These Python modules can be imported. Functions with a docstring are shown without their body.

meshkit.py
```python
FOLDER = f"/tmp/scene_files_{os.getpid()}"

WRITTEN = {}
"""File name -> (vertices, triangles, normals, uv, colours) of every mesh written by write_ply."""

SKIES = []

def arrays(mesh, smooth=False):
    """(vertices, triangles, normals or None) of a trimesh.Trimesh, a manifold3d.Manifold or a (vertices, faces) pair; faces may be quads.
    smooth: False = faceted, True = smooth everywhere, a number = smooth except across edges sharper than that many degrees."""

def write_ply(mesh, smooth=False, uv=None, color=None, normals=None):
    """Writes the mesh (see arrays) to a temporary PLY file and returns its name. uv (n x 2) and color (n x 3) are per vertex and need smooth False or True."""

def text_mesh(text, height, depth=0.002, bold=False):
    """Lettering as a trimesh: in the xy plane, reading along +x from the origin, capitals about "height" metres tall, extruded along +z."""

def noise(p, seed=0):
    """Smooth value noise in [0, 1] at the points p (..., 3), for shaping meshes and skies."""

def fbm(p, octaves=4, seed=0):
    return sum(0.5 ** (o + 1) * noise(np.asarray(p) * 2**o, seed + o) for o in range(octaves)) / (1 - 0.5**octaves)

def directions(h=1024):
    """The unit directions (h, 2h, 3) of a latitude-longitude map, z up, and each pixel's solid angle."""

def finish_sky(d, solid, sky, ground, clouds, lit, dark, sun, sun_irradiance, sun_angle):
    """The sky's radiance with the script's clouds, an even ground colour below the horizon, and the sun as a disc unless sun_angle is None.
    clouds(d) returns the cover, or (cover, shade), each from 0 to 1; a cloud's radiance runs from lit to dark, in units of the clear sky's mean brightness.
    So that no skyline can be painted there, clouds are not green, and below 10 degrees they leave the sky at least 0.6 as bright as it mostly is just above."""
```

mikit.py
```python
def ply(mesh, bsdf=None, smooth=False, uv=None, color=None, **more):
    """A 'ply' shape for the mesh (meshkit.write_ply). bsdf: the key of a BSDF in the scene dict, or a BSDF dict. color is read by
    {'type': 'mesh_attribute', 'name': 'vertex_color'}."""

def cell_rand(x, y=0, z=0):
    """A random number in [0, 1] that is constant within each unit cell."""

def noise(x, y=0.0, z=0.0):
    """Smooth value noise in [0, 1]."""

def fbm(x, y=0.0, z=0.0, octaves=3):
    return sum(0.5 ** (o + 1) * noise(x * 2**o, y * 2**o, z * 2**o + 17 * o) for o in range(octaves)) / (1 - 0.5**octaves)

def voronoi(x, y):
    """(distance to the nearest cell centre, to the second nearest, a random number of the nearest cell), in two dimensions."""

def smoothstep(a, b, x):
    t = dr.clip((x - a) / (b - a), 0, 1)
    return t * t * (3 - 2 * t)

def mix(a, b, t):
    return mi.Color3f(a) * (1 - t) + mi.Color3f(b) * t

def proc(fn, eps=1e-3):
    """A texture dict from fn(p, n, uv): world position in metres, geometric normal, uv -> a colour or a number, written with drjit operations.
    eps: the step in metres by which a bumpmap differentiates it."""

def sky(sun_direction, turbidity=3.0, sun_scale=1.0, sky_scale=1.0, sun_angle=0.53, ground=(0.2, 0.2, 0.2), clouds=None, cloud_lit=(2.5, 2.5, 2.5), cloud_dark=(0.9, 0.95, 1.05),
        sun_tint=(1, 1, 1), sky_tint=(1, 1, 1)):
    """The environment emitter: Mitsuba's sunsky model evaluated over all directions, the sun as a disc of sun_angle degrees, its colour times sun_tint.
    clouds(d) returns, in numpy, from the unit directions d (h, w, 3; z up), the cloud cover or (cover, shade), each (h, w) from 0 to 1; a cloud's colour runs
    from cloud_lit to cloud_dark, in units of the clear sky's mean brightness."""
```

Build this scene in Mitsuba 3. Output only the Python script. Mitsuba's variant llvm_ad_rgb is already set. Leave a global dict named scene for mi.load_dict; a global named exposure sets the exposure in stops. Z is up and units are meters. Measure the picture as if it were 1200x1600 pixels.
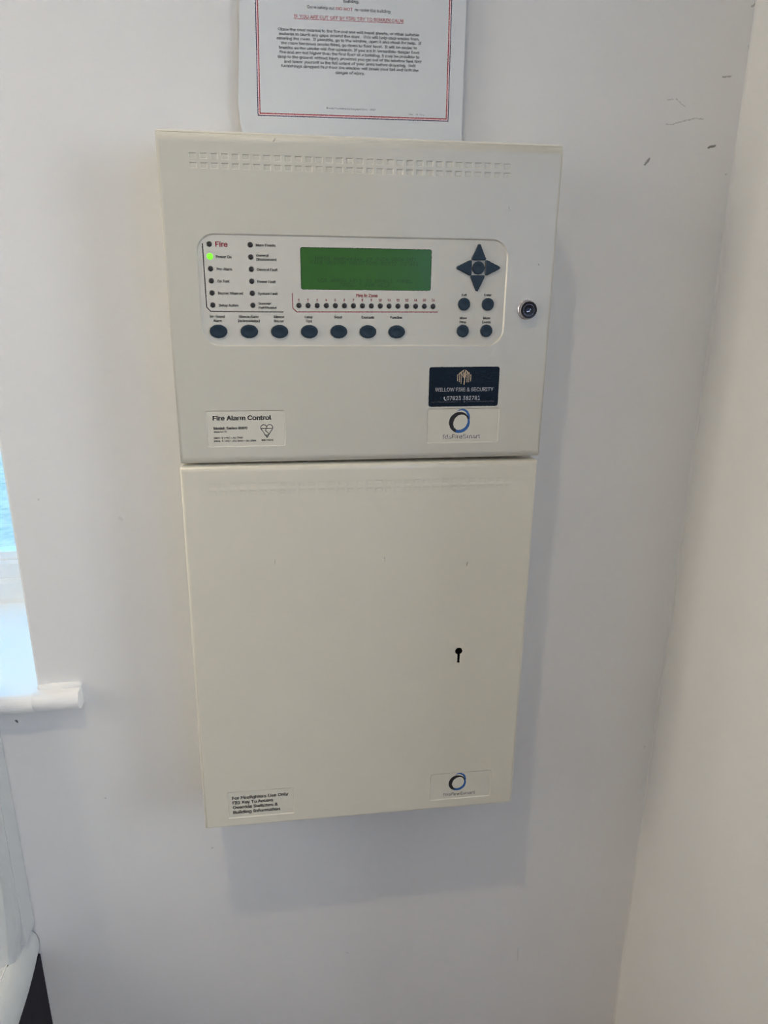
import math
import numpy as np
import trimesh
import manifold3d as m3
import shapely
from shapely import affinity
from shapely.geometry import Polygon, LineString, Point, box as sbox
from shapely.ops import unary_union
import drjit as dr
import mitsuba as mi
import mikit
import meshkit
from mikit import noise, fbm, smoothstep, mix

T = mi.ScalarTransform4f
scene, labels = {}, {}
H = 1.31                       # height of the alarm panel's centre above the floor
exposure = 0.0

# ------------------------------------------------------------------ camera
scene['camera'] = {
    'type': 'perspective', 'fov_axis': 'x', 'fov': 2 * math.degrees(math.atan(600 / 1110)), 'near_clip': 0.01, 'far_clip': 100.0,
    'to_world': None}
_yaw, _pitch, _roll = 0.14326, 0.30520, 0.00713
_f = np.array([math.sin(_yaw) * math.cos(_pitch), math.cos(_yaw) * math.cos(_pitch), -math.sin(_pitch)])
_r = np.array([math.cos(_yaw), -math.sin(_yaw), 0.0])
_u = np.cross(_r, _f)
_u = -_r * math.sin(_roll) + _u * math.cos(_roll)
_c = np.array([-0.08733, -0.82519, 0.02030 + H])
scene['camera']['to_world'] = T().look_at(origin=_c.tolist(), target=(_c + _f).tolist(), up=_u.tolist())

# ------------------------------------------------------------------ lights: what each source gives off
RIGHT_SKY = (6.5, 7.1, 8.0)       # glowing panes of an unseen window, standing in for blue sky on the right
LEFT_SIDE = (5.95, 5.15, 4.05)        # narrow window in the left wall, close to the panel's wall
FRONT_SHADE = (0.30, 0.60, 1.30)  # shaded window behind the camera, mirrored in the display
SPOT = (1330.0, 1090.0, 760.0)   # recessed ceiling spot in front of the wall
POWER_LED = (0.20, 1.15, 0.02)

# overcast-bright blue sky outside the window beside the panel
SKY_LEVEL = (0.42, 1.6, 2.8)
scene['sky'] = mikit.sky([0.3, -0.5, 0.8], turbidity=4.0, sun_scale=0.0, ground=(0.25, 0.25, 0.25), clouds=lambda d: (np.ones(d.shape[:2]), np.zeros(d.shape[:2])),
                         cloud_lit=(SKY_LEVEL[0], min(SKY_LEVEL[1], 1.1 * SKY_LEVEL[2]), SKY_LEVEL[2]))
scene['sky']['scale'] = SKY_LEVEL[2] / float(np.array(meshkit.SKIES[-1])[40:200, :, 2].mean())
scene['sky']['sampling_weight'] = 2.0

# ------------------------------------------------------------------ materials
def rgb(*c):
    return {'type': 'rgb', 'value': list(c)}

def P(color, rough=0.5, spec=0.5, **more):
    d = {'type': 'principled', 'base_color': color if isinstance(color, dict) else rgb(*color), 'roughness': rough}
    if 'metallic' in more:
        d['metallic'] = more.pop('metallic')
    else:
        d['specular'] = spec
    d.update(more)
    return d

def mat(key, d):
    scene[key] = {'type': 'twosided', 'bsdf': d}
    return key

def bump(d, fn, scale, eps=5e-4):
    return {'type': 'bumpmap', 'bump': mikit.proc(fn, eps=eps), 'scale': scale, 'bsdf': d}

def seg_dist(x, z, a, b):
    ax, az = a
    bx, bz = b
    dx, dz = bx - ax, bz - az
    t = dr.clip(((x - ax) * dx + (z - az) * dz) / (dx * dx + dz * dz + 1e-12), 0, 1)
    return dr.sqrt(dr.square(x - ax - t * dx) + dr.square(z - az - t * dz))

# scuffs on the paint of the back wall: (points in mm, half width in mm, darkness)
SCUFFS = [([(403, 244), (413, 244.5)], 0.7, 0.45), ([(342, 219), (348, 219.8)], 0.5, 0.30), ([(352, 220.6), (358, 216.3), (363, 213.5)], 0.5, 0.30),
          ([(343, 195.2), (350, 195.4), (377, 202.2), (387, 201.6)], 0.5, 0.33), ([(397.5, 173.6), (405, 175.5)], 1.1, 0.75),
          ([(323.5, 154), (328.5, 160.5)], 1.0, 0.65), ([(422.4, 146.8), (423, 146.8)], 0.8, 0.5), ([(-431.5, -498.4), (-429.5, -500.6)], 1.1, 0.9),
          ([(419.3, -617.3), (420, -617.3)], 0.8, 0.6), ([(-337.5, -625), (-337, -625)], 0.8, 0.5), ([(-367.5, -212), (-366.5, -212.4)], 0.9, 0.30),
          ([(-207, -722), (-205, -722)], 0.8, 0.28), ([(-22, -940), (-18, -942)], 1.2, 0.16), ([(251, -975), (252, -1000)], 1.0, 0.12),
          ([(429, 313), (426, 311)], 0.9, 0.4), ([(428.5, 274.5), (430, 271)], 0.6, 0.35), ([(-281, -238), (-278, -240)], 1.5, 0.10)]

def wall_paint(p, n, uv):
    x, z = p.x * 1000, (p.z - H) * 1000
    x = x + 1.2 * (noise(p.x * 700, p.z * 700) - 0.5)
    z = z + 1.2 * (noise(p.x * 700 + 40, p.z * 700) - 0.5)
    k = mi.Float(0)
    for pts, w, a in SCUFFS:
        for q0, q1 in zip(pts[:-1], pts[1:]):
            k = dr.maximum(k, a * (1 - smoothstep(w * 0.6, w * 1.5, seg_dist(x, z, q0, q1))))
    tone = 0.985 + 0.03 * fbm(p.x * 9, p.y * 9, p.z * 9)
    return mix(mi.Color3f(0.735, 0.732, 0.725) * tone, (0.05, 0.048, 0.045), k)

def paint_tone(p, n, uv):
    return mi.Color3f(0.745, 0.735, 0.715) * (0.985 + 0.03 * fbm(p.x * 9, p.y * 9, p.z * 9))

def roller(p, n, uv):
    return fbm(p.x * 420, p.y * 420, p.z * 420, octaves=2)

def orange_peel(p, n, uv):
    return noise(p.x * 500, p.y * 500, p.z * 500)

mat('paint_back', bump(P(mikit.proc(wall_paint), 0.62, 0.3), roller, 0.00022))
mat('paint_room', bump(P(mikit.proc(paint_tone), 0.62, 0.3), roller, 0.00022))
mat('ceiling_white', P((0.78, 0.78, 0.77), 0.8, 0.2))

def carpet(p, n, uv):
    return mix((0.105, 0.070, 0.045), (0.165, 0.115, 0.075), fbm(p.x * 160, p.y * 160, 0, octaves=3))
mat('carpet', P(mikit.proc(carpet), 0.95, 0.1))
mat('gloss_white', bump(P((0.80, 0.80, 0.79), 0.32, 0.5), lambda p, n, uv: fbm(p.x * 60, p.y * 90, p.z * 90), 0.0012))
mat('frame_white', P((0.82, 0.84, 0.85), 0.28, 0.5))

COVER_MARKS = [([(-101.3, 119.5), (-101.8, 114.0)], 0.35, 0.30), ([(20.0, 117.0), (20.4, 111.8)], 0.35, 0.35), ([(115.8, 106.2), (115.0, 102.0)], 0.45, 0.55),
               ([(-40, 20), (-37, 17)], 0.3, 0.06)]
DOOR_MARKS = [([(-86.6, 148.9), (-85.0, 151.5)], 0.5, 0.55), ([(141.2, 98.0), (141.5, 93.5)], 0.3, 0.35), ([(175.6, 44.5), (176.2, 44.0)], 0.45, 0.5)]

def coat(color, marks, zc):
    def fn(p, n, uv):
        x, z = p.x * 1000, (p.z - H - zc) * 1000
        k = mi.Float(0)
        for pts, w, a in marks:
            for q0, q1 in zip(pts[:-1], pts[1:]):
                k = dr.maximum(k, a * (1 - smoothstep(w * 0.7, w * 1.6, seg_dist(x, z, q0, q1))))
        return mix(mi.Color3f(*color) * (0.99 + 0.02 * fbm(p.x * 14, p.y * 14, p.z * 14)), (0.08, 0.07, 0.06), k)
    return mikit.proc(fn)

CREAM = (0.58, 0.56, 0.485)
CREAM2 = (0.675, 0.64, 0.535)
mat('coat_door', bump(P(coat(CREAM, DOOR_MARKS, 0.0), 0.20, 0.6), orange_peel, 0.00010))
mat('coat_cover', bump(P(coat(CREAM2, COVER_MARKS, -0.3842), 0.20, 0.6), orange_peel, 0.00010))
mat('coat_body', P(CREAM, 0.4, 0.5))
mat('fascia_film', bump(P((0.605, 0.588, 0.530), 0.42, 0.4), orange_peel, 0.00006))
mat('label_film', bump(P((0.645, 0.618, 0.530), 0.42, 0.4), lambda p, n, uv: noise(p.x * 1400, p.y * 1400, p.z * 1400), 0.00010))
mat('ink_black', P((0.022, 0.021, 0.022), 0.5, 0.3))
mat('ink_red', P((0.19, 0.012, 0.022), 0.5, 0.3))
mat('ink_grey', P((0.13, 0.12, 0.15), 0.5, 0.3))
mat('ink_blue', P((0.035, 0.115, 0.32), 0.5, 0.3))
mat('rubber_blue', P((0.011, 0.027, 0.043), 0.42, 0.4))
mat('lamp_dark', P((0.022, 0.021, 0.020), 0.25, 0.5))
mat('lamp_green', P((0.10, 0.55, 0.03), 0.3, 0.5))
mat('lcd', P(mikit.proc(lambda p, n, uv: mix((0.016, 0.105, 0.003), (0.022, 0.120, 0.005), fbm(p.x * 30, 0, p.z * 30))), 0.6, 0.2, clearcoat=1.0, clearcoat_gloss=0.97))
mat('lcd_ink', P((0.005, 0.036, 0.007), 0.6, 0.2, clearcoat=1.0, clearcoat_gloss=0.97))
mat('sticker_navy', bump(P((0.0005, 0.006, 0.013), 0.22, 0.2), lambda p, n, uv: noise(p.x * 800, p.y * 800, p.z * 800), 0.00012))
mat('gold_foil', P((0.62, 0.43, 0.25), 0.35, metallic=0.7))
mat('foil_grey', P((0.30, 0.28, 0.27), 0.35, metallic=0.4))
mat('ink_white', P((0.62, 0.63, 0.66), 0.5, 0.3))
scene['chrome'] = {'type': 'twosided', 'bsdf': {'type': 'roughconductor', 'material': 'Cr', 'alpha': 0.12}}
mat('black_gloss', P((0.006, 0.006, 0.008), 0.22, 0.35))
scene['dark_chrome'] = {'type': 'twosided', 'bsdf': {'type': 'roughconductor', 'material': 'Cr', 'alpha': 0.2, 'specular_reflectance': rgb(0.3, 0.3, 0.33)}}
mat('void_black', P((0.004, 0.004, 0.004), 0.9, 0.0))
mat('paper', P(mikit.proc(lambda p, n, uv: mi.Color3f(0.66, 0.685, 0.70) * (0.99 + 0.02 * fbm(p.x * 20, p.y * 20, p.z * 20))), 0.38, 0.5))
mat('print_black', P((0.040, 0.040, 0.048), 0.5, 0.3))
mat('print_red', P((0.33, 0.055, 0.07), 0.5, 0.3))
mat('print_navy', P((0.075, 0.065, 0.13), 0.5, 0.3))
mat('print_pink', P((0.72, 0.55, 0.56), 0.5, 0.3))
mat('print_faint', P((0.20, 0.19, 0.23), 0.5, 0.3))

def hide(p, n, uv):
    return fbm(p.x * 260, p.y * 260, p.z * 260, octaves=3)
mat('white_leather', bump(P((0.56, 0.585, 0.58), 0.40, 0.45), hide, 0.0005))
mat('dark_plinth', bump(P((0.018, 0.016, 0.021), 0.75, 0.2), hide, 0.0004))
mat('thread', P((0.70, 0.70, 0.67), 0.6, 0.2))
mat('thread_dark', P((0.06, 0.055, 0.05), 0.7, 0.2))
mat('downlight_ring', P((0.8, 0.8, 0.8), 0.3, 0.5))
scene['clear_glass'] = {'type': 'thindielectric'}
mat('paving', P(mikit.proc(lambda p, n, uv: mi.Color3f(0.95, 0.47, 0.34) * (0.75 + 0.5 * fbm(p.x * 14, p.y * 14, 0, octaves=3))), 0.9, 0.1))
mat('pane_off', P((0.6, 0.65, 0.7), 0.2, 0.5))

# ------------------------------------------------------------------ helpers
def obj(key, mesh, bsdf, smooth=False, **more):
    base, k = key, 0
    while key in scene:
        k += 1
        key = f'{base}_{k:03d}'
    scene[key] = mikit.ply(mesh, bsdf, smooth, **more)
    return key

def tag(key, label=None, cat=None, group=None, kind=None):
    d = labels.setdefault(key, {})
    for n_, v in (('label', label), ('category', cat), ('group', group), ('kind', kind)):
        if v:
            d[n_] = v
    return key

def M2T(m):
    q = m.to_mesh()
    return trimesh.Trimesh(np.asarray(q.vert_properties)[:, :3], np.asarray(q.tri_verts), process=False)

def man(mesh):
    return m3.Manifold(m3.Mesh(np.ascontiguousarray(mesh.vertices, np.float32), np.ascontiguousarray(mesh.faces, np.uint32)))

def bx(x0, x1, y0, y1, z0, z1):
    return m3.Manifold.cube([x1 - x0, y1 - y0, z1 - z0]).translate([x0, y0, z0])

def polys(s):
    return [g for g in getattr(s, 'geoms', [s]) if g.geom_type == 'Polygon' and g.area > 1e-12]

def ext(shape, y0, y1):
    """a shape of the x-z plane, extruded from y0 (front) to y1."""
    out = []
    for g in polys(shape):
        e = trimesh.creation.extrude_polygon(g, y1 - y0, engine='earcut')
        v = e.vertices
        out.append(trimesh.Trimesh(np.stack([v[:, 0], y1 - v[:, 2], v[:, 1]], 1), e.faces, process=False))
    return trimesh.util.concatenate(out)

def rrect(x0, x1, z0, z1, r, seg=8):
    return sbox(x0 + r, z0 + r, x1 - r, z1 - r).buffer(r, quad_segs=seg)

def pts3(poly, y):
    c = np.array(poly.exterior.coords)[:-1]
    return np.stack([c[:, 0], np.full(len(c), y), c[:, 1]], 1)

def loft(p0, y0, p1, y1, *rest):
    """hull of convex outlines at given depths"""
    a = [pts3(p0, y0), pts3(p1, y1)]
    for i in range(0, len(rest), 2):
        a.append(pts3(rest[i], rest[i + 1]))
    return m3.Manifold.hull_points(np.vstack(a))

def ccw(pts):
    a = np.array(pts, float)
    q = np.roll(a, -1, 0)
    return a if (a[:, 0] * q[:, 1] - q[:, 0] * a[:, 1]).sum() > 0 else a[::-1]

def section_yz(pts, x0, x1):
    """outline in (y, z) extruded along x"""
    cs = m3.CrossSection([ccw(pts)])
    return m3.Manifold.extrude(cs, x1 - x0).transform(np.array([[0, 0, 1, x0], [1, 0, 0, 0], [0, 1, 0, 0]], float))

def section_xy(pts, z0, z1):
    return m3.Manifold.extrude(m3.CrossSection([ccw(pts)]), z1 - z0).translate([0, 0, z0])

def arc(cx, cy, r, a0, a1, n=8):
    return [(cx + r * math.cos(math.radians(a0 + (a1 - a0) * i / n)), cy + r * math.sin(math.radians(a0 + (a1 - a0) * i / n))) for i in range(n + 1)]

class Frame:
    """local coordinates in mm: x right, y into the wall, z up, front face at y = 0"""
    def __init__(s, x, z, roll, tilt):
        ex = np.array([math.cos(roll), 0, math.sin(roll)])
        ez = np.array([-math.sin(roll), -tilt, math.cos(roll)])
        ez /= np.linalg.norm(ez)
        s.m = np.eye(4)
        s.m[:3, 0], s.m[:3, 1], s.m[:3, 2], s.m[:3, 3] = ex * 1e-3, np.cross(ez, ex) * 1e-3, ez * 1e-3, [x, -0.09, z + H]
    def __call__(s, mesh):
        if not isinstance(mesh, trimesh.Trimesh):
            mesh = M2T(mesh)
        v = mesh.vertices @ s.m[:3, :3].T + s.m[:3, 3]
        return trimesh.Trimesh(v, mesh.faces, process=False)

_cache = {}
def glyphs(s, bold):
    if (s, bold) not in _cache:
        m = meshkit.text_mesh(s, 1.0, 0.02, bold)
        v = np.array(m.vertices)
        _cache[s, bold] = (v, np.array(m.faces), v[:, 0].min(), v[:, 0].max())
    v, f, a, b = _cache[s, bold]
    return v.copy(), f, a, b

def text(s, x, z, h=None, y=0.0, x1=None, align='l', bold=True, rot=0.0, squash=1.0, thick=0.06, heavy=0.0):
    """lettering with its baseline at height z; x..x1 fits the width, otherwise capital height h at x (align l, c or r)"""
    v, f, a, b = glyphs(s, bold)
    if x1 is not None:
        sx = (x1 - x) / (b - a)
        sz = h if h else sx
        X = x
    else:
        sz, sx = h, h * squash
        X = x - {'l': 0, 'c': 0.5, 'r': 1}[align] * (b - a) * sx
    px, pz = (v[:, 0] - a) * sx, v[:, 1] * sz
    c_, s_ = math.cos(rot), math.sin(rot)
    out = np.stack([X + px * c_ - pz * s_, y - (v[:, 2] > 0.01) * thick, z + px * s_ + pz * c_], 1)
    m = trimesh.Trimesh(out, f, process=False)
    if heavy:
        n_ = m.copy()
        m.vertices[:, 0] -= heavy / 2
        n_.vertices += [heavy / 2, -0.01, 0]
        m = trimesh.util.concatenate([m, n_])
    return m

def stroke(pts, w, cap='flat', join='mitre'):
    return LineString(pts).buffer(w / 2, cap_style=cap, join_style=join)

def join(*ms):
    return trimesh.util.concatenate([m if isinstance(m, trimesh.Trimesh) else M2T(m) for m in ms])

# ------------------------------------------------------------------ the room
XR, XL, CEIL = 0.4324, -1.45, 2.44
YF = -2.9
XFAR = 1.9
ADDED_PIER = -0.48                         # unseen end of the right wall, set to trim the right window's light
WX1, WX0, WZ0, WZ1 = -0.4004, -1.30, -0.4546 + H, 0.40 + H   # opening of window_1 (sill board level, head)
D = 0.40                             # thickness of the back wall

# back wall: solid to the right of the window with a rounded plaster arris, below, above, left
r = 0.004
right = section_xy([(XR + 0.02, 0), (XR + 0.02, D), (WX1, D)] + arc(WX1 + r, r, r, 180, 270, 6), 0.0, CEIL)
below = bx(WX0 - 0.01, WX1 + 0.02, 0.0, D, 0.0, WZ0 - 0.024)
above = bx(WX0 - 0.01, WX1 + 0.02, 0.0, D, WZ1, CEIL)
left = section_xy([(XL - 0.02, D), (XL - 0.02, 0)] + arc(WX0 - r, r, r, 270, 360, 6) + [(WX0, D)], 0.0, CEIL)
tag(obj('wall_back', (right + below + above + left), 'paint_back', 30), 'white painted back wall with faint scuffs behind the fire alarm panel', kind='structure')

# right wall: pier end and wider room are added to steer side light
rw = section_xy([(XFAR, 0.0), (XR, 0.0)] + arc(XR + 0.004, ADDED_PIER + 0.004, 0.004, 180, 270, 5) + [(XFAR, ADDED_PIER)], 0.0, CEIL)
tag(obj('wall_right', rw, 'paint_room', 30), 'white painted wall on the right, at right angles to the panel wall', kind='structure')

cb = section_xy([(XR + 0.001, 0.001), (XR - 0.0035, 0.001)] + arc(XR - 0.0035, -0.0035, 0.0035, 90, 0, 5)[1:] + [(XR + 0.001, -0.0035)], 0.0, CEIL)
tag(obj('trim_1', cb, 'paint_room'), 'painted filler bead in the corner of the two walls', kind='structure')

def holed_wall_x(x0, x1, ya, yb, hole):
    y0, y1, z0, z1 = hole
    return bx(x0, x1, ya, yb, 0, CEIL) - bx(x0 - 0.1, x1 + 0.1, y0, y1, z0, z1)

W2 = (-2.40, -1.30, 1.10, 2.28)      # window in the far right wall: y0, y1, z0, z1
W4 = (0.55, 1.7, 0.9, 2.1)             # window behind the camera: x0, x1, z0, z1
W3 = (-0.80, -0.25, 0.92, 2.15)      # narrow window in the left wall
tag(obj('wall_far_right', holed_wall_x(XFAR, XFAR + 0.2, YF - 0.1, ADDED_PIER, W2), 'paint_room'), 'unseen white wall of the added wider part of the room on the right', kind='structure')
tag(obj('wall_left', holed_wall_x(XL - 0.2, XL, YF - 0.1, D, W3), 'paint_room'), 'white wall on the left side of the room', kind='structure')
tag(obj('wall_front', bx(XL - 0.2, XFAR + 0.2, YF - 0.2, YF, 0, CEIL) - bx(W4[0], W4[1], YF - 1, YF + 1, W4[2], W4[3]), 'paint_room'), 'white wall behind the camera', kind='structure')
tag(obj('floor', bx(XL - 0.2, XFAR + 0.2, YF - 0.2, D, -0.1, 0), 'carpet'), 'brown carpet floor', kind='structure')
LX, LY = -0.31, -0.785
cz = bx(XL - 0.2, XFAR + 0.2, YF - 0.2, D, CEIL, CEIL + 0.15) - m3.Manifold.cylinder(0.06, 0.037, 0.037, 48).translate([LX, LY, CEIL - 0.001])
tag(obj('ceiling', cz, 'ceiling_white'), 'plain white ceiling', kind='structure')

# recessed ceiling spot (its hard shadow lies below the cabinet)
ring = m3.Manifold.cylinder(0.006, 0.046, 0.043, 48).translate([LX, LY, CEIL - 0.006]) - m3.Manifold.cylinder(0.05, 0.0352, 0.0352, 48).translate([LX, LY, CEIL - 0.02])
can = m3.Manifold.cylinder(0.05, 0.0362, 0.0362, 48).translate([LX, LY, CEIL + 0.001]) - m3.Manifold.cylinder(0.045, 0.0352, 0.0352, 48).translate([LX, LY, CEIL])
tag('ceiling_spotlight', 'round recessed ceiling spotlight above the panel wall', 'light')
obj('ceiling_spotlight__trim_ring', ring, 'downlight_ring', 30)
obj('ceiling_spotlight__can', can, 'void_black', 30)
disc = M2T(m3.Manifold.cylinder(0.003, 0.026, 0.026, 40).translate([LX, LY, CEIL + 0.036]))
obj('ceiling_spotlight__lamp', disc, 'downlight_ring', emitter={'type': 'area', 'radiance': rgb(*SPOT)})

# ------------------------------------------------------------------ windows
def sheet(c, du, dv):
    """a rectangle centred at c spanned by the half vectors du, dv, facing du x dv"""
    c, du, dv = map(np.asarray, (c, du, dv))
    return trimesh.Trimesh([c - du - dv, c + du - dv, c + du + dv, c - du + dv], [[0, 1, 2], [0, 2, 3]], process=False)

# window_1, beside the panel
FY = 0.272                            # room-side face of its frame
fz0 = WZ0
tag('window_1', 'bright window with a white frame, left of the panel', kind='structure')
def rail(x0, x1, z0, z1, y0=FY, y1=FY + 0.06, ch=0.006):
    p = rrect(x0, x1, z0, z1, 0.0015, 2)
    return loft(p.buffer(-ch, join_style='mitre'), y0, p, y0 + ch, p, y1)
low = -0.419 + H
frame = rail(WX0, WX1, WZ1 - 0.05, WZ1) + rail(WX0, WX0 + 0.05, fz0, WZ1) + rail(-0.88, -0.83, low + 0.02, WZ1)
obj('window_1__frame', frame, 'frame_white', 30)
obj('window_1__bottom_rail', section_yz([(FY, fz0), (FY + 0.06, fz0), (FY + 0.06, low), (FY + 0.006, low), (FY, low - 0.005)], WX0, WX1), 'frame_white')
obj('window_1__sash_rail', section_yz([(FY + 0.010, low), (FY + 0.055, low), (FY + 0.055, low + 0.027), (FY + 0.014, low + 0.027), (FY + 0.010, low + 0.023)], WX0, WX1), 'frame_white')
obj('window_1__glazing_bead', section_yz([(FY + 0.018, low + 0.027), (FY + 0.05, low + 0.027), (FY + 0.05, low + 0.039), (FY + 0.026, low + 0.039), (FY + 0.018, low + 0.031)], WX0, WX1), 'frame_white')
seal = section_yz([(FY - 0.007, fz0 - 0.001), (FY + 0.002, fz0 - 0.001), (FY + 0.002, fz0 + 0.006)], WX0, WX1)
obj('window_1__sealant_bead', seal, 'gloss_white')
obj('window_1__pane', sheet([(WX0 + WX1) / 2, FY + 0.034, (low + WZ1) / 2], [(WX1 - WX0) / 2, 0, 0], [0, 0, (WZ1 - low - 0.05) / 2]), 'clear_glass')
tag(obj('ground_outside', bx(-9.0, 5.0, D + 0.02, 12.0, -0.45, -0.30), 'paving'), 'pale paving outside the window', kind='structure')

# sill board with a rounded nose and a horn past the reveal, paint run along the joint
zs = WZ0
nose = [(0.0, zs - 0.024), (FY + 0.003, zs - 0.024), (FY + 0.003, zs), (0.0, zs)] + arc(-0.0115, zs - 0.012, 0.012, 90, 270, 10)
horn = section_yz([(0.0, zs - 0.0235), (0.0, zs)] + arc(-0.0105, zs - 0.012, 0.0118, 90, 270, 10), WX1 - 0.02, -0.3475)
hs = Polygon([(WX1 - 0.02, 0.001), (-0.3475, 0.001)] + [(-0.3475 - 0.004 + 0.004 * math.cos(a), -0.0205 - 0.004 * math.sin(a)) for a in np.linspace(0, 1.57, 5)] + [(WX1 - 0.02, -0.0245)])
cut = section_xy(np.array(hs.exterior.coords)[:-1], zs - 0.05, zs + 0.02)
sill = section_yz(nose, WX0, WX1 - 0.001) + (horn ^ cut)
sm = M2T(sill.refine_to_length(0.012))
sm.vertices = sm.vertices + 0.0012 * (np.stack([meshkit.noise(sm.vertices * 55, seed=k) for k in range(3)], 1) - 0.5)
obj('window_1__sill', sm, 'gloss_white', 50)
bead = M2T(m3.Manifold.hull(m3.Manifold.sphere(0.0042, 16).translate([WX1 + 0.004, -0.0005, zs + 0.001]) + m3.Manifold.sphere(0.005, 16).translate([-0.352, -0.0005, zs + 0.002])).refine_to_length(0.004))
bead.vertices = bead.vertices + 0.003 * (np.stack([meshkit.noise(bead.vertices * 110, seed=k + 5) for k in range(3)], 1) - 0.5)
obj('window_1__sealant_bead', bead, 'gloss_white', 60)

def side_window(n, x, sgn, W, radiance, text_, slats=0):
    """a window in a side wall; sgn = the way the room lies from it"""
    y0, y1, z0, z1 = W
    key = f'window_{n}'
    tag(key, text_, kind='structure')
    xa, xb = x - sgn * 0.09, x - sgn * 0.14
    lo, hi = min(xa, xb), max(xa, xb)
    fr = bx(lo, hi, y0, y1, z0, z1)
    ym = (y0 + y1) / 2
    for a, b in (((y0 + 0.05), ym - 0.025), (ym + 0.025, y1 - 0.05)):
        fr = fr - bx(lo - 0.1, hi + 0.1, a, b, z0 + 0.05, z1 - 0.05)
    obj(key + '__frame', fr, 'frame_white')
    obj(key + '__sill', bx(min(x + sgn * 0.02, x - sgn * 0.09), max(x + sgn * 0.02, x - sgn * 0.09), y0 - 0.03, y1 + 0.03, z0 - 0.03, z0), 'gloss_white')
    for a, b in (((y0 + 0.05), ym - 0.025), (ym + 0.025, y1 - 0.05)):
        obj(key + '__pane', sheet([x - sgn * 0.115, (a + b) / 2, (z0 + z1) / 2], [0, (b - a) / 2 * sgn, 0], [0, 0, (z1 - z0) / 2 - 0.05]), 'pane_off',
            emitter={'type': 'area', 'radiance': rgb(*radiance)})
side_window(2, XFAR, -1, W2, RIGHT_SKY, 'unseen window in the far right wall, its panes glowing in place of sky')

side_window(3, XL, 1, W3, LEFT_SIDE, 'narrow daylit window in the left wall, close to the back wall')

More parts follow.
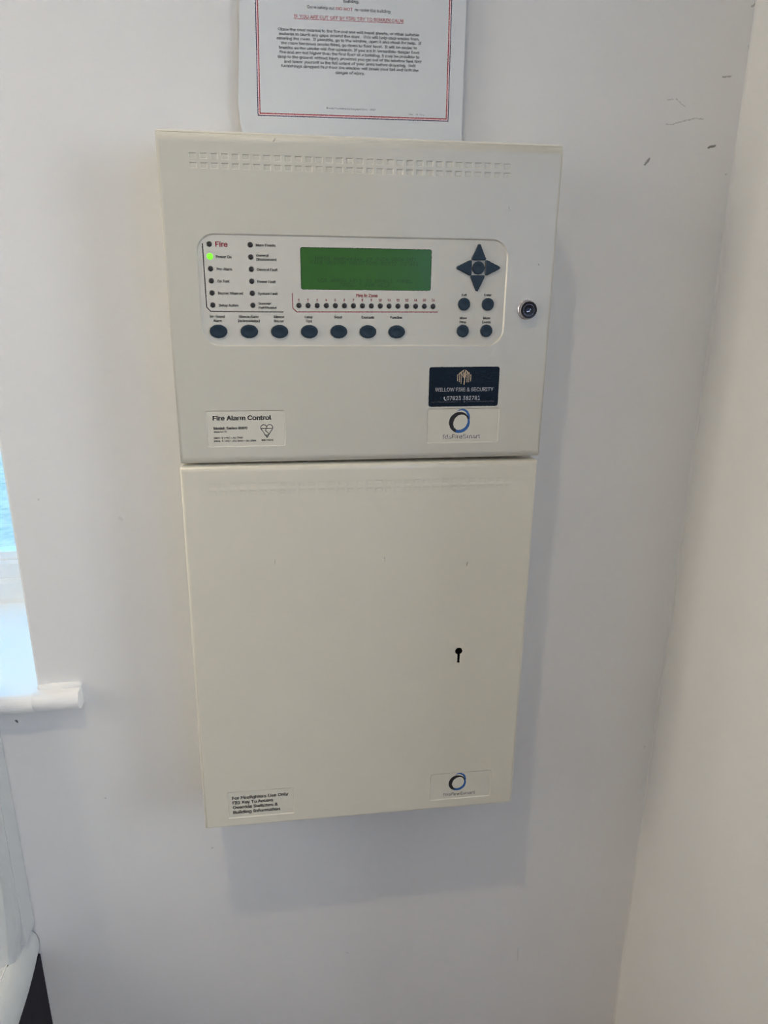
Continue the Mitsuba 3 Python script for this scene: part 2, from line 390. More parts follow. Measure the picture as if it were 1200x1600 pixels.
def front_window(n, W, radiance, text_):
    x0, x1, z0, z1 = W
    key, xm = f'window_{n}', (W[0] + W[1]) / 2
    tag(key, text_, kind='structure')
    fr = bx(x0, x1, YF - 0.14, YF - 0.09, z0, z1)
    halves = ((x0 + 0.05, xm - 0.025), (xm + 0.025, x1 - 0.05))
    for a, b in halves:
        fr = fr - bx(a, b, YF - 1, YF + 1, z0 + 0.05, z1 - 0.05)
    obj(key + '__frame', fr, 'frame_white')
    obj(key + '__sill', bx(x0 - 0.03, x1 + 0.03, YF - 0.09, YF + 0.02, z0 - 0.03, z0), 'gloss_white')
    for a, b in halves:
        obj(key + '__pane', sheet([(a + b) / 2, YF - 0.115, (z0 + z1) / 2], [-(b - a) / 2, 0, 0], [0, 0, (z1 - z0) / 2 - 0.05]), 'pane_off', emitter={'type': 'area', 'radiance': rgb(*radiance)})
front_window(4, W4, FRONT_SHADE, 'shaded window in the wall behind the camera')

# ------------------------------------------------------------------ metal cabinets
FU = Frame(0.0, 0.0, -0.0036, 0.00844)
FL = Frame(-0.00373, -0.38424, -0.00809, -0.01333)
FUB = Frame(0.0, 0.0, -0.0036, 0.0)
FLB = Frame(-0.00373, -0.38424, -0.00809, 0.0)

def lid(w, zb, zt, rt, rb, re, depth):
    """a door pressed from sheet: rolled top and bottom edges, small radius at the sides"""
    prof = [(depth, zb), (depth, zt)] + arc(rt, zt - rt, rt, 90, 180, 10) + arc(rb, zb + rb, rb, 180, 270, 10)
    a = section_yz(prof, -w, w)
    b = section_xy([(-w, depth)] + arc(-w + re, re, re, 180, 270, 6) + arc(w - re, re, re, 270, 360, 6) + [(w, depth)], zb - 1, zt + 1)
    c = Polygon([(-w, zb), (w, zb), (w, zt), (-w, zt)]).buffer(-3).buffer(3, quad_segs=6)
    return a ^ b ^ loft(c, -1, c, depth + 1)

def pit(p, depth, slope, over=0.05):
    """sunken panel with sloping sides: p is the rim at the face"""
    inner = p.buffer(-slope)
    k = slope / depth
    return loft(p.buffer(over * k), -over, inner, depth)

U_W, U_B, U_T = 193.2, -156.4, 156.8
L_W, L_B, L_T = 193.5, -227.7, 225.6

door = lid(U_W, U_B, U_T, 12.0, 9.0, 4.0, 24.0)
cover = lid(L_W, L_B, L_T, 7.5, 3.5, 4.0, 24.0)

# recesses of the upper door
fascia_rim = rrect(-163.2, 143.2, -36.2, 68.2, 17.5, 12)
cuts = [pit(fascia_rim, 2.6, 2.3)]
rate_rim, logo_rim = rrect(-164.6, -84.9, -138.0, -100.2, 2.4), rrect(65.0, 144.2, -138.2, -100.8, 2.4)
cuts += [pit(rate_rim, 0.8, 0.9), pit(logo_rim, 0.8, 0.9)]
ventsU = [(-161.0 + 9.6 * i, z) for z in (134.2, 126.2) for i in range(32)]
for x, z in ventsU:
    cuts.append(pit(sbox(x - 3.4, z - 2.6, x + 3.4, z + 2.6), 0.75, 0.8))
cuts.append(loft(Point(166.6, 0.6).buffer(8.9, quad_segs=12), -1, Point(166.6, 0.6).buffer(8.9, quad_segs=12), 6))
door = door - m3.Manifold.batch_boolean(cuts, m3.OpType.Add)

cuts = []
ventsL = [(-161.0 + 10.4 * i, z) for z in (203.6, 195.0) for i in range(32)]
for x, z in ventsL:
    cuts.append(pit(sbox(x - 3.6, z - 2.8, x + 3.6, z + 2.8), 0.5, 0.9))
ff_rim, logo2_rim = rrect(-164.8, -85.4, -214.8, -177.2, 1.4), rrect(84.4, 163.6, -214.0, -175.0, 2.4)
cuts += [pit(ff_rim, 0.8, 0.9), pit(logo2_rim, 0.8, 0.9)]
keyhole = unary_union([Point(113.4, -5.2).buffer(4.4, quad_segs=10), sbox(112.0, -20.6, 114.9, -5)])
kh = man(ext(keyhole, -1, 10))
cover = cover - m3.Manifold.batch_boolean(cuts, m3.OpType.Add) - kh

PANEL = tag('fire_alarm_panel', 'cream metal fire alarm control panel with a green display and rows of blue buttons', 'alarm panel')
obj(PANEL + '__cabinet_body', FUB(bx(-191.4, 191.4, 23.0, 89.5, -153.2, 153.2)), 'coat_body')
DOOR = obj(PANEL + '__door', FU(door), 'coat_door', 30)
for x, z in ventsU:
    obj(DOOR + '__vent_square', FU(loft(sbox(x - 2.3, z - 1.5, x + 2.3, z + 1.5), 0.62, sbox(x - 2.5, z - 1.7, x + 2.5, z + 1.7), 0.80)), 'coat_door')

# ------------------------------------------------------------------ control fascia
FA = PANEL + '__control_fascia'
fy = 1.4                              # depth of the fascia's face below the door's face
lcd_win = rrect(-65.2, 64.8, 18.2, 57.5, 2.2)
fas = ext(fascia_rim.buffer(-1.3).difference(lcd_win), fy, 2.0)
obj(FA, FU(fas), 'fascia_film', 30)
tag(FA, 'light grey membrane keypad sheet')

def dome(cx, cz, rx, rz, h, y, n=28):
    """a low button: straight wall, rounded shoulder, shallow dish in its top"""
    a = np.linspace(0, 2 * np.pi, n, endpoint=False)
    prof = [(1.0, 0.0), (1.0, h * 0.55), (0.965, h * 0.85), (0.90, h), (0.62, h), (0.50, h * 0.84), (0.25, h * 0.74)]
    v, f = [], []
    for s_, d_ in prof:
        v += [(cx + rx * s_ * math.cos(t), y - d_, cz + rz * s_ * math.sin(t)) for t in a]
    v.append((cx, y - h * 0.72, cz))
    for k in range(len(prof) - 1):
        for i in range(n):
            j = (i + 1) % n
            p, q, r_, s2 = k * n + i, k * n + j, (k + 1) * n + j, (k + 1) * n + i
            f += [(p, q, r_), (p, r_, s2)]
    top = len(v) - 1
    f += [((len(prof) - 1) * n + i, (len(prof) - 1) * n + (i + 1) % n, top) for i in range(n)]
    return trimesh.Trimesh(v, f, process=False)

def lens(cx, cz, r_, y, h=1.0, n=18):
    a = np.linspace(0, 2 * np.pi, n, endpoint=False)
    prof = [(1.0, 0.0), (0.95, 0.45 * h), (0.72, 0.82 * h), (0.38, 0.97 * h)]
    v, f = [], []
    for s_, d_ in prof:
        v += [(cx + r_ * s_ * math.cos(t), y - d_, cz + r_ * s_ * math.sin(t)) for t in a]
    v.append((cx, y - h, cz))
    for k in range(3):
        for i in range(n):
            j = (i + 1) % n
            f += [(k * n + i, k * n + j, (k + 1) * n + j), (k * n + i, (k + 1) * n + j, (k + 1) * n + i)]
    f += [(3 * n + i, 3 * n + (i + 1) % n, 4 * n) for i in range(n)]
    return trimesh.Trimesh(v, f, process=False)

# status lamps, two columns of six
rowsz = [58.6, 47.6, 36.5, 25.4, 14.3, 3.0]
for i, z in enumerate(rowsz):
    lit = i == 1
    k = obj(FA + '__indicator_lamp', FU(lens(-151.0, z, 3.0 if lit else 2.55, fy)), 'lamp_green' if lit else 'lamp_dark', True,
            **({'emitter': {'type': 'area', 'radiance': rgb(*POWER_LED)}} if lit else {}))
    if lit:
        tag(k, 'lit green power lamp')
for z in rowsz:
    obj(FA + '__indicator_lamp', FU(lens(-112.6, z, 2.55, fy)), 'lamp_dark', True)
zx = [-67.7 + (67.7 + 67.7) * i / 15 for i in range(16)]
for x in zx:
    obj(FA + '__zone_lamp', FU(lens(x, 3.2, 2.6, fy)), 'lamp_dark', True)

# buttons
bxs = [-146.9, -117.1, -87.4, -57.9, -28.4, 1.1, 30.6]
for x in bxs:
    obj(FA + '__oval_button', FU(dome(x, -21.9, 8.6, 6.5, 2.0, fy)), 'rubber_blue', 40)
for x, z in ((99.8, 5.6), (124.8, 5.7), (99.7, -20.9), (124.6, -20.7), (112.9, 40.8)):
    obj(FA + '__round_button', FU(dome(x, z, 6.35, 6.35, 2.0, fy)), 'rubber_blue', 40)
tri = {'up': [(112.7, 65.4), (104.6, 47.9), (120.9, 48.1)], 'left': [(88.4, 40.7), (105.9, 32.4), (105.7, 49.0)],
       'right': [(137.2, 41.2), (119.6, 49.2), (120.0, 32.8)], 'down': [(112.3, 16.4), (104.2, 33.7), (120.6, 33.9)]}
for t in tri.values():
    p = Polygon(t).buffer(-1.5).buffer(1.5, quad_segs=6)
    obj(FA + '__arrow_button', FU(loft(p, fy, p, fy - 1.5, p.buffer(-0.7), fy - 2.2)), 'rubber_blue', 30)

# printing on the fascia
ink = [ext(stroke([(-157.2, 59.4), (-156.9, 1.0), (-153.4, -3.0), (-83.0, -3.2)], 0.95), fy - 0.05, fy)]
tx = lambda s_, x, z, h, **k: ink.append(text(s_, x, z, h, y=fy, heavy=0.26, **k))
left_col = ['Power On', 'Pre-Alarm', 'On Test', 'Buzzer Silenced', 'Delay Active']
for s_, z, x1 in zip(left_col, rowsz[1:], (-130.8, -130.9, -133.8, -121.6, -126.5)):
    tx(s_, -145.2, z - 1.45, 2.45, x1=x1)
tx('More Events', -107.3, rowsz[0] - 1.3, 2.35, x1=-88.6)
tx('General', -107.3, rowsz[1] + 0.5, 2.35, x1=-95.4); tx('Disablement', -107.3, rowsz[1] - 3.2, 2.35, x1=-88.2)
tx('General Fault', -107.2, rowsz[2] - 1.4, 2.35, x1=-87.3)
tx('Power Fault', -107.2, rowsz[3] - 1.4, 2.35, x1=-89.4)
tx('System Fault', -107.0, rowsz[4] - 1.4, 2.35, x1=-88.0)
tx('Sounder', -107.0, rowsz[5] + 0.7, 2.2, x1=-94.5); tx('Fault/Disabled', -107.0, rowsz[5] - 3.1, 2.0, x1=-89.8)
for lines, x in ((('Re-Sound', 'Alarm'), -147.3), (('Silence Alarm', '(Acknowledge)'), -117.0), (('Silence', 'Buzzer'), -87.6), (('Lamp', 'Test'), -58.2)):
    for j, s_ in enumerate(lines):
        tx(s_, x, -9.0 - 3.95 * j, 2.4, align='c', squash=0.90)
for s_, x in (('Reset', -28.7), ('Evacuate', 1.2), ('Function', 30.2)):
    tx(s_, x, -9.0, 2.4, align='c', squash=0.90)
for s_, x, z in (('Exit', 99.8, 13.4), ('Enter', 124.6, 13.6), ('More', 99.7, -9.2), ('Fires', 99.6, -13.2), ('More', 124.5, -9.2), ('Events', 124.6, -13.2)):
    tx(s_, x, z, 2.4, align='c', squash=0.92)
tag(obj(FA + '__lettering', FU(join(*ink)), 'ink_black'), 'small black key and lamp names')
red = [ext(stroke([(-73.8, 14.8), (-73.6, 0.6), (-70.0, -3.0), (73.3, -2.3)], 0.8), fy - 0.05, fy),
       text('Fire', -145.2, rowsz[0] - 2.15, 4.5, y=fy, x1=-133.9, heavy=0.35), text('Fire in Zone', -10.5, 11.6, 3.1, y=fy, x1=10.7, heavy=0.26)]
for i, x in enumerate(zx):
    red.append(text(str(i + 1), x, 7.2 + 0.06 * i, 2.3, y=fy, align='c', squash=0.82, heavy=0.26))
tag(obj(FA + '__red_lettering', FU(join(*red)), 'ink_red'), 'dark red zone numbers and fire heading')

# display
DI = PANEL + '__display'
obj(DI, FU(ext(lcd_win.buffer(0.4), 2.1, 2.55)), 'lcd')
tag(DI, 'green backlit dot matrix display')
frame_lip = lcd_win.buffer(0.35).difference(lcd_win.buffer(-0.25))
obj(DI + '__bezel', FU(ext(frame_lip, fy + 0.05, 2.3)), 'lamp_dark')
FONT = {}
def _font(spec):
    for line in spec.split('|'):
        c, rows = line[0], line[1:].split(',')
        FONT[c] = [[int(b) for b in format(int(q, 16), '05b')] for q in rows]
_font('0E,11,13,15,19,11,E|14,C,4,4,4,4,E|2E,11,1,2,4,8,1F|3E,11,1,6,1,11,E|42,6,A,12,1F,2,2|51F,10,1E,1,1,11,E|66,8,10,1E,11,11,E|71F,1,2,4,8,8,8|8E,11,11,E,11,11,E|9E,11,11,F,1,2,C|:0,C,C,0,C,C,0')
FONT['0'] = [[int(b) for b in format(q, '05b')] for q in (0x0E, 0x11, 0x13, 0x15, 0x19, 0x11, 0x0E)]
_font('A4,A,11,11,1F,11,11|B1E,11,11,1E,11,11,1E|D1E,11,11,11,11,11,1E|E1F,10,10,1E,10,10,1F|F1F,10,10,1E,10,10,10|GE,11,10,17,11,11,F|H11,11,11,1F,11,11,11|IE,4,4,4,4,4,E|J7,2,2,2,2,12,C|K11,12,14,18,14,12,11|L10,10,10,10,10,10,1F|N11,19,15,13,11,11,11|OE,11,11,11,11,11,E|P1E,11,11,1E,10,10,10|R1E,11,11,1E,14,12,11|SF,10,10,E,1,1,1E|T1F,4,4,4,4,4,4|U11,11,11,11,11,11,E|W11,11,11,15,15,1B,11|Y11,11,A,4,4,4,4|?E,11,1,2,4,0,4')
_font('d1,1,D,13,11,11,F|e0,0,E,11,1F,10,E|n0,0,16,19,11,11,11|s0,0,F,10,E,1,1E|a0,0,E,1,F,11,F|y0,0,11,11,F,1,E|u0,0,11,11,11,13,D|lC,4,4,4,4,4,E')
def lcd_text(s_, x, z, cw, h):
    dot_w, dot_h = cw / 6, h / 7
    quads, cells = [], []
    for i, ch in enumerate(s_):
        for r_, row in enumerate(FONT.get(ch, [])):
            for c_, b in enumerate(row):
                if b:
                    x0, z0 = x + i * cw + c_ * dot_w, z + h - (r_ + 1) * dot_h
                    quads.append(sbox(x0 + 0.03, z0 + 0.02, x0 + dot_w - 0.03, z0 + dot_h - 0.02))
    return quads
q = lcd_text('10:04 Wednesday 29 July 2026 DST', -51.6, 45.9, 101.5 / 32, 3.4) + lcd_text('FIRE DESIGN SOLUTIONS 01322 387411', -55.2, 42.0, 107.5 / 34, 3.3)
q += lcd_text('USE ARROW KEYS TO ENABLE PANEL', -48.4, 25.4, 94.5 / 30, 3.3) + lcd_text('PRESS ? FOR HELP', -26.6, 21.4, 50.8 / 16, 3.3)
v, f = [], []
for g in q:
    x0, z0, x1, z1 = g.bounds
    n0 = len(v)
    v += [(x0, 2.06, z0), (x1, 2.06, z0), (x1, 2.06, z1), (x0, 2.06, z1)]
    f += [(n0, n0 + 1, n0 + 2), (n0, n0 + 2, n0 + 3)]
obj(DI + '__lettering', FU(trimesh.Trimesh(v, f, process=False)), 'lcd_ink')

# lock of the upper door
LK = PANEL + '__door_lock'
def lathe(prof, cx, cz, n=40):
    a = np.linspace(0, 2 * np.pi, n, endpoint=False)
    v, f = [], []
    for r_, y in prof:
        v += [(cx + r_ * math.cos(t), y, cz + r_ * math.sin(t)) for t in a]
    for k in range(len(prof) - 1):
        for i in range(n):
            j = (i + 1) % n
            f += [(k * n + i, k * n + j, (k + 1) * n + j), (k * n + i, (k + 1) * n + j, (k + 1) * n + i)]
    return trimesh.Trimesh(v, f, process=False)
cx, cz_ = 166.4, 0.6
obj(LK, FU(lathe([(8.8, 5.5), (8.8, 0.0), (10.0, -0.2), (10.0, -1.0), (9.4, -1.6), (9.0, -5.6), (8.5, -6.3), (8.0, -6.3)], cx, cz_)), 'chrome', 30)
tag(LK, 'round chrome cam lock')
obj(LK + '__rim', FU(lathe([(8.5, -6.2), (8.4, -6.6), (6.1, -6.2), (6.0, -5.4)], cx, cz_)), 'black_gloss', 30)
obj(LK + '__inner_ring', FU(lathe([(6.1, -6.0), (6.0, -6.5), (5.6, -6.5), (5.5, -5.2)], cx, cz_)), 'dark_chrome', 30)
obj(LK + '__plug', FU(lathe([(5.55, -5.3), (3.6, -5.1), (2.6, -4.2), (0.01, -4.2)], cx, cz_)), 'black_gloss', 30)
obj(LK + '__key_slot', FU(join(ext(affinity.rotate(sbox(cx - 2.1, cz_ - 1.9, cx + 1.5, cz_ - 0.9), 12, origin=(cx, cz_)), -5.0, -4.2),
                               ext(affinity.rotate(sbox(cx + 1.6, cz_ + 0.1, cx + 2.3, cz_ + 1.6), -12, origin=(cx, cz_)), -5.0, -4.2))), 'chrome')

# rating plate
RP = PANEL + '__rating_plate'
py = 0.55
obj(RP, FU(ext(rate_rim.buffer(-0.85), py, 0.85)), 'label_film')
tag(RP, 'pale model name plate at the lower left')
t = [text('Fire Alarm Control', -157.7, -110.2, 4.5, y=py, x1=-98.9, heavy=0.42), text('Model: Series 8000', -157.4, -119.8, 2.7, y=py, x1=-123.6, heavy=0.32), text('Made in U.K.', -157.3, -122.9, 1.6, y=py, x1=-144.2, heavy=0.2),
     text('EN54-2: 1997 + A1: 2006', -157.7, -129.4, 1.75, y=py, x1=-121.6 - 7.0, heavy=0.25), text('EN54-4: 1997 + A1: 2002 + A2: 2006', -157.6, -132.7, 1.75, y=py, x1=-115.2, heavy=0.25),
     text('KM 73535', -109.4, -132.4, 1.9, y=py, x1=-97.6, heavy=0.25)]
obj(RP + '__lettering', FU(join(*t)), 'ink_black')
hx, hz, hr = -103.8, -118.4, 3.05
heart = []
heart += [[(hx - hr + hr * math.cos(a), hz + hr * math.sin(a)) for a in np.linspace(math.pi * 1.12, 0, 14)]]
heart += [[(hx + hr + hr * math.cos(a), hz + hr * math.sin(a)) for a in np.linspace(math.pi, -0.12 * math.pi, 14)]]
heart += [[heart[0][0], (hx, hz - 10.6), heart[1][-1]], [(hx - 5.9, hz - 0.9), (hx + 5.9, hz - 0.9)],
          [(hx - 0.2, hz - 0.9), (hx - 1.7, hz - 3.0), (hx + 0.6, hz - 4.9), (hx + 2.2, hz - 6.6), (hx + 0.9, hz - 7.8), (hx - 1.4, hz - 8.1)], [(hx - 1.3, hz - 8.0), (hx + 0.2, hz - 8.9)]]
obj(RP + '__heart_emblem', FU(ext(unary_union([stroke(h_, 0.75, 'round', 'round') for h_ in heart]), py - 0.05, py)), 'ink_black')

# round two-tone logo plates
def ell(cx, cz, rx, rz, rot):
    return affinity.rotate(affinity.scale(Point(cx, cz).buffer(1, quad_segs=20), rx, rz), rot, origin=(cx, cz))
def logo(key, fr, cx, cz, s, y, tx0, tx1, tz):
    """two interlocked crescents above the lettering; s: the ring's half width"""
    outer, hole = ell(cx, cz, s * 1.02, s * 1.02, 0), ell(cx + 0.10 * s, cz + 0.02 * s, 0.66 * s, 0.78 * s, -35)
    half = Polygon([(cx - 2 * s, cz + 2 * s), (cx + 1.02 * s, cz + 2 * s), (cx + 0.98 * s, cz + 0.45 * s), (cx - 0.33 * s, cz - 0.72 * s), (cx - 0.42 * s, cz - 2 * s), (cx - 2 * s, cz - 2 * s)])
    black = outer.difference(hole).intersection(half)
    blue = outer.difference(hole).difference(half)
    loop = ell(cx + 0.20 * s, cz + 0.36 * s, 0.80 * s, 0.96 * s, -12).difference(ell(cx + 0.06 * s, cz + 0.27 * s, 0.76 * s, 0.90 * s, -12))
    loop = loop.intersection(Polygon([(cx - 0.45 * s, cz + 0.95 * s), (cx - 0.45 * s, cz + 2 * s), (cx + 2 * s, cz + 2 * s), (cx + 2 * s, cz), (cx + 0.7 * s, cz)]))
    blue = unary_union([blue, loop.difference(outer.buffer(-0.02)), loop.difference(black.buffer(0.05))])
    obj(key + '__logo_arc', fr(ext(black, y - 0.05, y)), 'ink_black')
    tag(obj(key + '__logo_arc', fr(ext(blue, y - 0.05, y)), 'ink_blue'), 'blue half of the round logo')
    w = tx1 - tx0
    a, b = tx0 + 0.24 * w, tx0 + 0.535 * w
    obj(key + '__lettering', fr(join(text('fds', tx0, tz, h=4.6, y=y, x1=a - 0.3, bold=False), text('Smart', b + 0.4, tz, h=4.6, y=y, x1=tx1, bold=False))), 'ink_grey')
    obj(key + '__bold_lettering', fr(text('Fire', a + 0.3, tz, h=4.6, y=y, x1=b - 0.2, bold=False)), 'ink_black')
LP = PANEL + '__logo_plate'
obj(LP, FU(ext(logo_rim.buffer(-0.85), py, 0.85)), 'label_film')
tag(LP, 'pale logo plate under the navy sticker')
logo(LP, FU, 100.4, -116.2, 11.2, py, 82.4, 124.0, -133.7)

# company sticker
CS = PANEL + '__company_sticker'
stick = affinity.rotate(rrect(65.7, 141.3, -98.8, -57.3, 2.6), 0.2)
sy = -0.25
obj(CS, FU(ext(stick, sy, 0.05)), 'sticker_navy')
tag(CS, 'glossy dark navy company sticker with a gold tree')
tree = [stroke([(103.4, -75.6), (103.8, -68.5), (103.2, -64.5), (104.5, -61.8)], 1.1, 'round', 'round'), stroke([(103.7, -69.0), (100.6, -65.2), (99.2, -63.6)], 0.7, 'round', 'round'),
        stroke([(103.6, -67.5), (106.5, -63.5)], 0.6, 'round', 'round')]
for k, (dx, top, bot) in enumerate([(-7.2, -65.2, -72.2), (-5.2, -63.2, -73.0), (-3.2, -62.0, -74.0), (-1.4, -61.2, -68.0), (1.2, -61.3, -67.5), (3.0, -62.0, -72.5), (5.0, -63.2, -72.6), (6.9, -65.4, -71.6)]):
    x = 103.4 + dx
    tree.append(stroke([(103.4 + 0.45 * dx, top + 1.2), (x - 0.1 * dx, top)], 0.45, 'round', 'round'))
    z = top
    while z > bot:
        tree.append(stroke([(x + 0.25 * (k % 2), z), (x - 0.3, z - 0.9)], 0.7, 'round', 'round'))
        z -= 1.45
obj(CS + '__tree_emblem', FU(ext(unary_union(tree), sy - 0.05, sy)), 'gold_foil')
word = 'WILLOW FIRE & SECURITY'
obj(CS + '__foil_lettering', FU(text(word, 72.5, -82.8, 3.9, y=sy, x1=135.6, heavy=0.15)), 'foil_grey')
hand = LineString([(82.7, -88.6), (82.4, -90.2), (83.2, -91.6), (84.4, -92.1)]).buffer(0.45)
obj(CS + '__white_lettering', FU(join(text('07823 382781', 85.2, -92.0, 4.2, y=sy, x1=121.4, bold=False), ext(hand, sy - 0.05, sy))), 'ink_white')
small = [text('www.willowfiresecurity.co.uk', 68.3, -94.4, 1.15, y=sy, x1=100.9, bold=False), ext(Point(104.4, -93.9).buffer(0.9), sy - 0.05, sy), text('info@willowfiresecurity.co.uk', 106.2, -94.2, 1.15, y=sy, x1=137.4, bold=False)]
obj(CS + '__small_lettering', FU(join(*small)), 'ink_grey')

# ------------------------------------------------------------------ lower cabinet
CAB = tag('metal_cabinet', 'plain cream metal cabinet with a keyhole, mounted directly below the fire alarm panel', 'cabinet')
obj(CAB + '__cabinet_body', FLB(bx(-191.4, 191.4, 23.0, 89.5, L_B + 1.5, L_T - 1.2)), 'coat_body')
COV = obj(CAB + '__cover', FL(cover), 'coat_cover', 30)
for x, z in ventsL:
    obj(COV + '__vent_square', FL(loft(sbox(x - 2.3, z - 1.5, x + 2.3, z + 1.5), 0.45, sbox(x - 2.5, z - 1.7, x + 2.5, z + 1.7), 0.55)), 'coat_cover')
tag(obj(CAB + '__keyhole', FL(ext(keyhole.buffer(-0.02), 0.35, 9.0)), 'void_black'), 'black plug standing in for the dark inside of the keyhole')  # black plug fills the hole just below the face, painting its inner shade
NP = CAB + '__notice_plate'
obj(NP, FL(ext(ff_rim.buffer(-0.85), py, 0.85)), 'label_film')
tag(NP, 'pale plate with four lines of bold black words')
rt = 0.004
for s_, x0, z, x1 in (('For Firefighters Use Only', -159.3, -188.5, -92.2), ('FB1 Key To Access', -159.1, -195.2, -110.6), ('Override Switches &', -159.0, -201.9, -105.1), ('Building Information', -158.9, -208.8, -102.7)):
    obj(NP + '__lettering', FL(text(s_, x0, z, 4.2, y=py, x1=x1, heavy=0.36)), 'ink_black')
LP2 = CAB + '__logo_plate'
obj(LP2, FL(ext(logo2_rim.buffer(-0.85), py, 0.85)), 'label_film')
tag(LP2, 'pale logo plate at the lower right')
logo(LP2, FL, 119.8, -190.8, 11.0, py, 101.8, 143.6, -209.3)

# ------------------------------------------------------------------ laminated notice above the panel
NO = tag('fire_notice', 'laminated white fire notice with red and navy border, standing on top of the panel', 'notice')
class Lean(Frame):
    def __init__(s):
        lean = -0.030                     # its foot stands a little off the wall
        ez = np.array([0, -lean, 1.0]); ez /= np.linalg.norm(ez)
        ex = np.array([1.0, 0, 0])
        s.m = np.eye(4)
        s.m[:3, 0], s.m[:3, 1], s.m[:3, 2], s.m[:3, 3] = ex * 1e-3, np.cross(ez, ex) * 1e-3, ez * 1e-3, [0, -0.0130, 0.157 + H]
        s.z0 = 157.0
    def __call__(s, mesh):
        m = mesh.copy()
        m.vertices = m.vertices - [0, 0, s.z0]
        return Frame.__call__(s, m)
FN = Lean()
outline = Polygon([(-116.5, 157), (-118.0, 171), (-119.6, 182), (-120.4, 197), (-118.5, 225), (-116.3, 255), (-114.6, 286), (-111.5, 340), (-109, 400), (-107.5, 462), (113.5, 466), (112.0, 400), (110.8, 300), (110.0, 240), (109.4, 171), (108.8, 157)])
sheet_m = trimesh.creation.extrude_polygon(outline, 0.5, engine='earcut')
sv = sheet_m.vertices
sheet_m = trimesh.Trimesh(np.stack([sv[:, 0], 0.5 - sv[:, 2], sv[:, 1]], 1), sheet_m.faces, process=False)
obj(NO + '__sheet', FN(sheet_m), 'paper')
def border(x0, x1, z0, z1, w, sk=3.2):
    o = Polygon([(x0 - 0, z0), (x1 - 1.9, z0 + 1.5), (x1 + 2.0 - 1.9, z1), (x0 + sk + 2, z1)])
    return o.difference(o.buffer(-w, join_style='mitre'))
obj(NO + '__outer_border', FN(ext(border(-101.6, 96.9, 185.2, 452, 0.85), -0.05, 0)), 'print_navy')
obj(NO + '__pale_border', FN(ext(border(-100.75, 96.05, 186.05, 451.1, 1.15), -0.05, 0)), 'print_pink')
obj(NO + '__inner_border', FN(ext(border(-99.6, 94.9, 187.2, 450, 0.95), -0.05, 0)), 'print_red')
rows = [('building.', -13.4, 2.0, 289.4, 289.6), ('Close the door nearest to the fire and use wet towel sheets, or other suitable', -78.4, 62.7, 262.4, 264.0),
        ('material to block any gaps around the door.  This will help stop smoke from', -77.5, 62.4, 258.5, 260.2), ('entering the room.  If possible, go to the window, open it and shout for help.  If', -80.0, 65.0, 254.6, 256.6),
        ('the room becomes smoke filled, go down to floor level.  It will be easier to', -75.8, 60.5, 250.6, 252.3), ('breathe as the smoke will rise upwards. If you are in immediate danger from', -78.0, 63.1, 246.6, 248.3),
        ('fire and are not higher than the first floor of a building, it may be possible to', -77.7, 63.2, 242.7, 244.3), ('drop to the ground without injury provided you get out of the window feet first', -79.6, 65.4, 238.6, 240.4),
        ('and lower yourself to the full extent of your arms before dropping.  Soft', -73.4, 59.5, 234.6, 236.3), ('furnishings dropped first from the window will break your fall and limit the', -76.6, 62.4, 230.6, 232.4),
        ('danger of injury.', -22.5, 7.4, 226.9, 227.3)]
for s_, x0, x1, z0, z1 in rows:
    obj(NO + '__lettering', FN(text(s_, x0, z0 - 0.95, y=0, h=2.45, x1=x1, rot=math.atan2(z1 - z0, x1 - x0), heavy=0.12)), 'print_black')
for s_, x0, x1, z in (('the', 41.5, 47.5, 294.6), ('Once safely out', -49.4, -22.6, 281.8), ('re-enter the building', -2.4, 33.1, 281.9)):
    obj(NO + '__lettering', FN(text(s_, x0, z, y=0, h=2.45, x1=x1)), 'print_black')
tag(obj(NO + '__red_lettering', FN(text('DO NOT', -20.9, 281.8, y=0, h=2.45, x1=-4.2)), 'print_red'), 'red words in the middle of a line')
tag(obj(NO + '__red_lettering', FN(join(text('IF YOU ARE CUT OFF BY FIRE TRY TO REMAIN CALM', -62.5, 273.1, y=0, h=2.75, x1=46.5, rot=0.0115),
                                        ext(stroke([(-62.5, 272.3), (46.5, 273.5)], 0.5), -0.05, 0))), 'print_red'), 'underlined red warning line')
obj(NO + '__small_print', FN(text('© esta Consulting Ltd Copyright 2006 - 2017', -32.1, 194.1, y=0, h=1.5, x1=18.5)), 'print_faint')
obj(NO + '__small_print', FN(text('OMF-09-076', 52.5, 191.4, y=0, h=1.5, x1=69.0, bold=False)), 'print_faint')

# ------------------------------------------------------------------ upholstered bench in the lower left corner
BE = tag('upholstered_bench', 'white leather bench with padded back and dark base, under the window', 'bench')
BX1, BX0 = -0.4515, -1.28
SEAT = -0.862 + H
obj(BE + '__back_board', section_yz([(-0.001, SEAT + 0.044), (-0.001, SEAT + 0.42), (-0.0275, SEAT + 0.42), (-0.0325, SEAT + 0.26), (-0.0365, SEAT + 0.09), (-0.0365, SEAT + 0.044)], BX0, BX1), 'white_leather')
